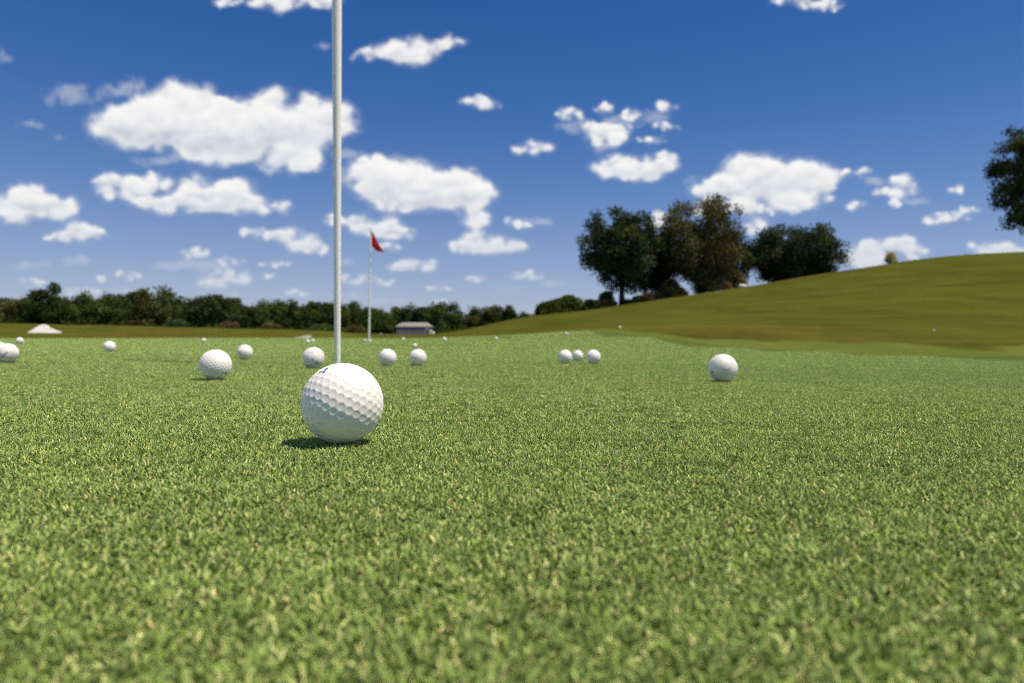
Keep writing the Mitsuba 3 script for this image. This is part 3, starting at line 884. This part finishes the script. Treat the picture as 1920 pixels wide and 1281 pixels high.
# undergrowth in front of the wood and shrubs round the shed
UG = [mikit.ply(m_, 'mat_leaf', False, color=c_) for m_, c_ in (merge([leaves(np.random.default_rng(500 + q), np.stack([np.random.default_rng(q).uniform(-2.6, 2.6, 46), np.random.default_rng(q + 9).uniform(-1, 1, 46), np.random.default_rng(q + 5).uniform(0.2, 2.2, 46) * (0.7 + 0.3 * np.cos(np.linspace(-2.6, 2.6, 46)))], 1), 22, 0.34, 0.20, cl)]) for q, cl in enumerate([(0.050, 0.074, 0.022), (0.105, 0.110, 0.042), (0.085, 0.125, 0.026)]))]
for q, px in enumerate(np.arange(-120, 1010, 38.0)):
    if 715 < px < 870:
        continue
    dep = 178 + g.uniform(-6, 8)
    pxx = px + g.uniform(-10, 10)
    x = (pxx - 960) / 1280 * dep
    z0 = float(ground_z(x, dep))
    sc = float(g.uniform(0.8, 1.25))
    k = name_of('bush')
    tag(k, 'low bush in the thicket at the foot of the far tree line', 'bush', 'thicket bushes at the foot of the far tree line')
    BUSH_PX[k] = pxx
    scene[k] = {**UG[int(g.integers(3))], 'to_world': T().translate([x, dep, z0 - 0.1]).scale([sc * 1.25, sc, sc * 1.15])}
for px, dep, sc, var, lb in [(822, 146, 0.95, 0, 'dark bush close against the right end of the shed'), (848, 148, 0.9, 2, 'yellow green bush right of the shed')]:
    x = (px - 960) / 1280 * dep
    k = name_of('bush')
    tag(k, lb, 'bush')
    scene[k] = {**UG[var], 'to_world': T().translate([x, dep, float(ground_z(x, dep)) - 0.2]).scale([sc * 0.72, sc, sc * 1.1])}

MARKS = [(0, 'left picture edge'), (90, 'tall pointed tree'), (278, 'olive brown broad tree'), (408, 'broad dark tree'), (632, 'near flagstick'), (693, 'far flagstick'), (775, 'shed')]
NTH = ['first', 'second', 'third', 'fourth', 'fifth', 'sixth', 'seventh', 'eighth', 'ninth', 'tenth', 'eleventh', 'twelfth']
for table, noun, word in ((FAR_PX, 'front row tree of the far wood', 'front row'), (BUSH_PX, 'low thicket bush below the far trees', 'thicket')):
    for q, (m0, what) in enumerate(MARKS):
        m1 = MARKS[q + 1][0] if q + 1 < len(MARKS) else 985
        row = sorted((px, k) for k, px in table.items() if m0 < px <= m1 and word in labels[k].get('group', ''))
        for nth, (px, k) in enumerate(row):
            labels[k]['label'] = f'{NTH[nth]} {noun} right of the {what}'

# ------------------------------------------------------------------ the shed
SD = 150.0
sc_ = SD / 1280
x0, x1 = (744 - 960) * sc_, (806 - 960) * sc_
zb = CAM_Z + (632 - 633) * sc_
ze, zr = CAM_Z + (632 - 612.5) * sc_, CAM_Z + (632 - 604.5) * sc_
k = name_of('shed')
tag(k, 'low beige shed with a grey roof and a blue window band below the far trees', 'shed')
xm = (797 - 960) * sc_
zw0, zw1 = CAM_Z + (632 - 619.5) * sc_, CAM_Z + (632 - 613.3) * sc_
add(k + '__wall', join([box([x0, SD, zb - 1], [xm, SD + 4, zw0]), box([x0, SD + 0.2, zw0], [xm, SD + 4, ze])]), 'mat_block')
add(k + '__end_wall', box([xm, SD - 0.15, zb - 1], [x1, SD + 4, ze]), 'mat_white_wall', label='white right end of the shed')
for q in range(6):
    a, b = x0 + (xm - x0) * q / 6 + 0.05, x0 + (xm - x0) * (q + 1) / 6 - 0.05
    w_ = k + ('__window' if q == 0 else f'__window_{q:03d}')
    add(w_ + '__pane', box([a + 0.05, SD + 0.10, zw0 + 0.05], [b - 0.05, SD + 0.16, zw1]), 'mat_pane')
    add(w_ + '__frame', join([box([a - 0.05, SD + 0.04, zw0], [a + 0.05, SD + 0.22, zw1]), box([b - 0.05, SD + 0.04, zw0], [b + 0.05, SD + 0.22, zw1]), box([a + 0.05, SD + 0.05, zw0], [b - 0.05, SD + 0.2, zw0 + 0.05])]), 'mat_trim')
xa, xb = (741.5 - 960) * sc_, (808.5 - 960) * sc_
xc, xd = (752 - 960) * sc_, (799 - 960) * sc_
rv = np.array([[xa, SD - 0.6, ze], [xb, SD - 0.6, ze], [xb, SD + 4.6, ze], [xa, SD + 4.6, ze], [xc, SD + 2, zr], [xd, SD + 2, zr]])
rv = np.vstack([rv, rv[:4] - [0, 0, 0.12]])
rf = [[0, 1, 5], [0, 5, 4], [1, 2, 5], [2, 3, 4], [2, 4, 5], [3, 0, 4], [6, 7, 1], [6, 1, 0], [7, 8, 2], [7, 2, 1], [8, 9, 3], [8, 3, 2], [9, 6, 0], [9, 0, 3], [6, 8, 7], [6, 9, 8]]
add(k + '__roof', trimesh.Trimesh(rv, rf, process=False), 'mat_roof')
dx0 = (799.5 - 960) * sc_
add(k + '__door', box([dx0, SD - 0.2, zb], [dx0 + 0.55, SD - 0.13, zb + 1.6]), 'mat_trim')
bx0 = (810 - 960) * 140 / 1280
tank = trimesh.creation.capsule(height=0.5, radius=0.28, count=[16, 16])
tank.apply_translation([bx0 + 0.2, 140, float(ground_z(bx0, 140)) + 0.35])
add(name_of('water_tank'), tank, 'mat_white_wall', 40, label='small white tank beside the right end of the shed', category='tank')

# ------------------------------------------------------------------ bunkers
def bunker(name, label, outline, dep, lean, thick):
    """A sand face: outline in the photograph's bearings, lying back on the bank, with a rounded lip."""
    from shapely.geometry import Polygon
    pts = np.array([at(px, py, dep)[[0, 2]] for px, py in outline])
    poly = Polygon(pts).buffer(0.02).buffer(-0.01).buffer(0.01)
    m = trimesh.creation.extrude_polygon(poly, thick, engine='earcut')
    m = m.subdivide_to_size(0.12)
    v = np.array(m.vertices)
    z0 = pts[:, 1].min()
    out = np.stack([v[:, 0], dep + (v[:, 1] - z0) * lean - v[:, 2], v[:, 1]], 1)
    out[:, 1] += 0.05 * (meshkit.fbm(np.stack([v[:, 0] * 2, v[:, 1] * 2, v[:, 0] * 0], 1), 3, 4) - 0.5)
    m = trimesh.Trimesh(out, m.faces[:, ::-1], process=False)
    add(name_of(name), m, 'mat_sand', 50, label=label, category='bunker', group='sand bunkers in the rough')


bunker('sand_bunker', 'white sand bunker, the peaked one in the rough at far left', [(44, 629.5), (52, 623), (60, 616), (67, 610.5), (73, 609.2), (79, 610.5), (86, 615), (98, 619.5), (112, 623.5), (111, 626.5), (95, 628.5), (72, 630.5)], 30.0, 0.7, 0.06)
bunker('sand_bunker', 'thin white sand streak at the far green edge left of the near flagstick', [(552, 636.5), (554, 634.8), (566, 632.4), (578, 630.2), (582, 630.6), (581, 632.6), (568, 635), (555, 637.4)], 15.6, 0.25, 0.03)

# ------------------------------------------------------------------ litter on the green
def clipping(px, py_top, dep, length, az, label):
    x = (px - 960) / 1280 * dep
    z = float(ground_z(x, dep))
    a = np.array([math.cos(az), math.sin(az), 0.0]) * length / 2
    p0 = np.array([x, dep, z + 0.0042])
    m = tube([p0 - a, p0 + [0, 0, 0.0016], p0 + a + [0, 0, 0.002]], [0.0009, 0.0012, 0.0006], 5)
    add(name_of('grass_clipping'), m, 'mat_straw', 40, label=label, category='grass clipping', group='straw clippings on the green')


clipping(1060, 690, 1.72, 0.045, 1.1, 'pale straw clipping in front of the group of three balls')
cl = trimesh.creation.icosphere(subdivisions=3)
cl.vertices *= (0.004 * (1 + 0.8 * (meshkit.fbm(cl.vertices * 2 + 3, 3, 6) - 0.5)))[:, None]
cxx = (507 - 960) / 1280 * 1.30
cl.apply_translation([cxx, 1.30, float(ground_z(cxx, 1.30)) + 0.004])
add(name_of('soil_crumb'), cl, 'mat_soil', 40, label='small dark crumb of soil left of the near flagstick', category='soil crumb')
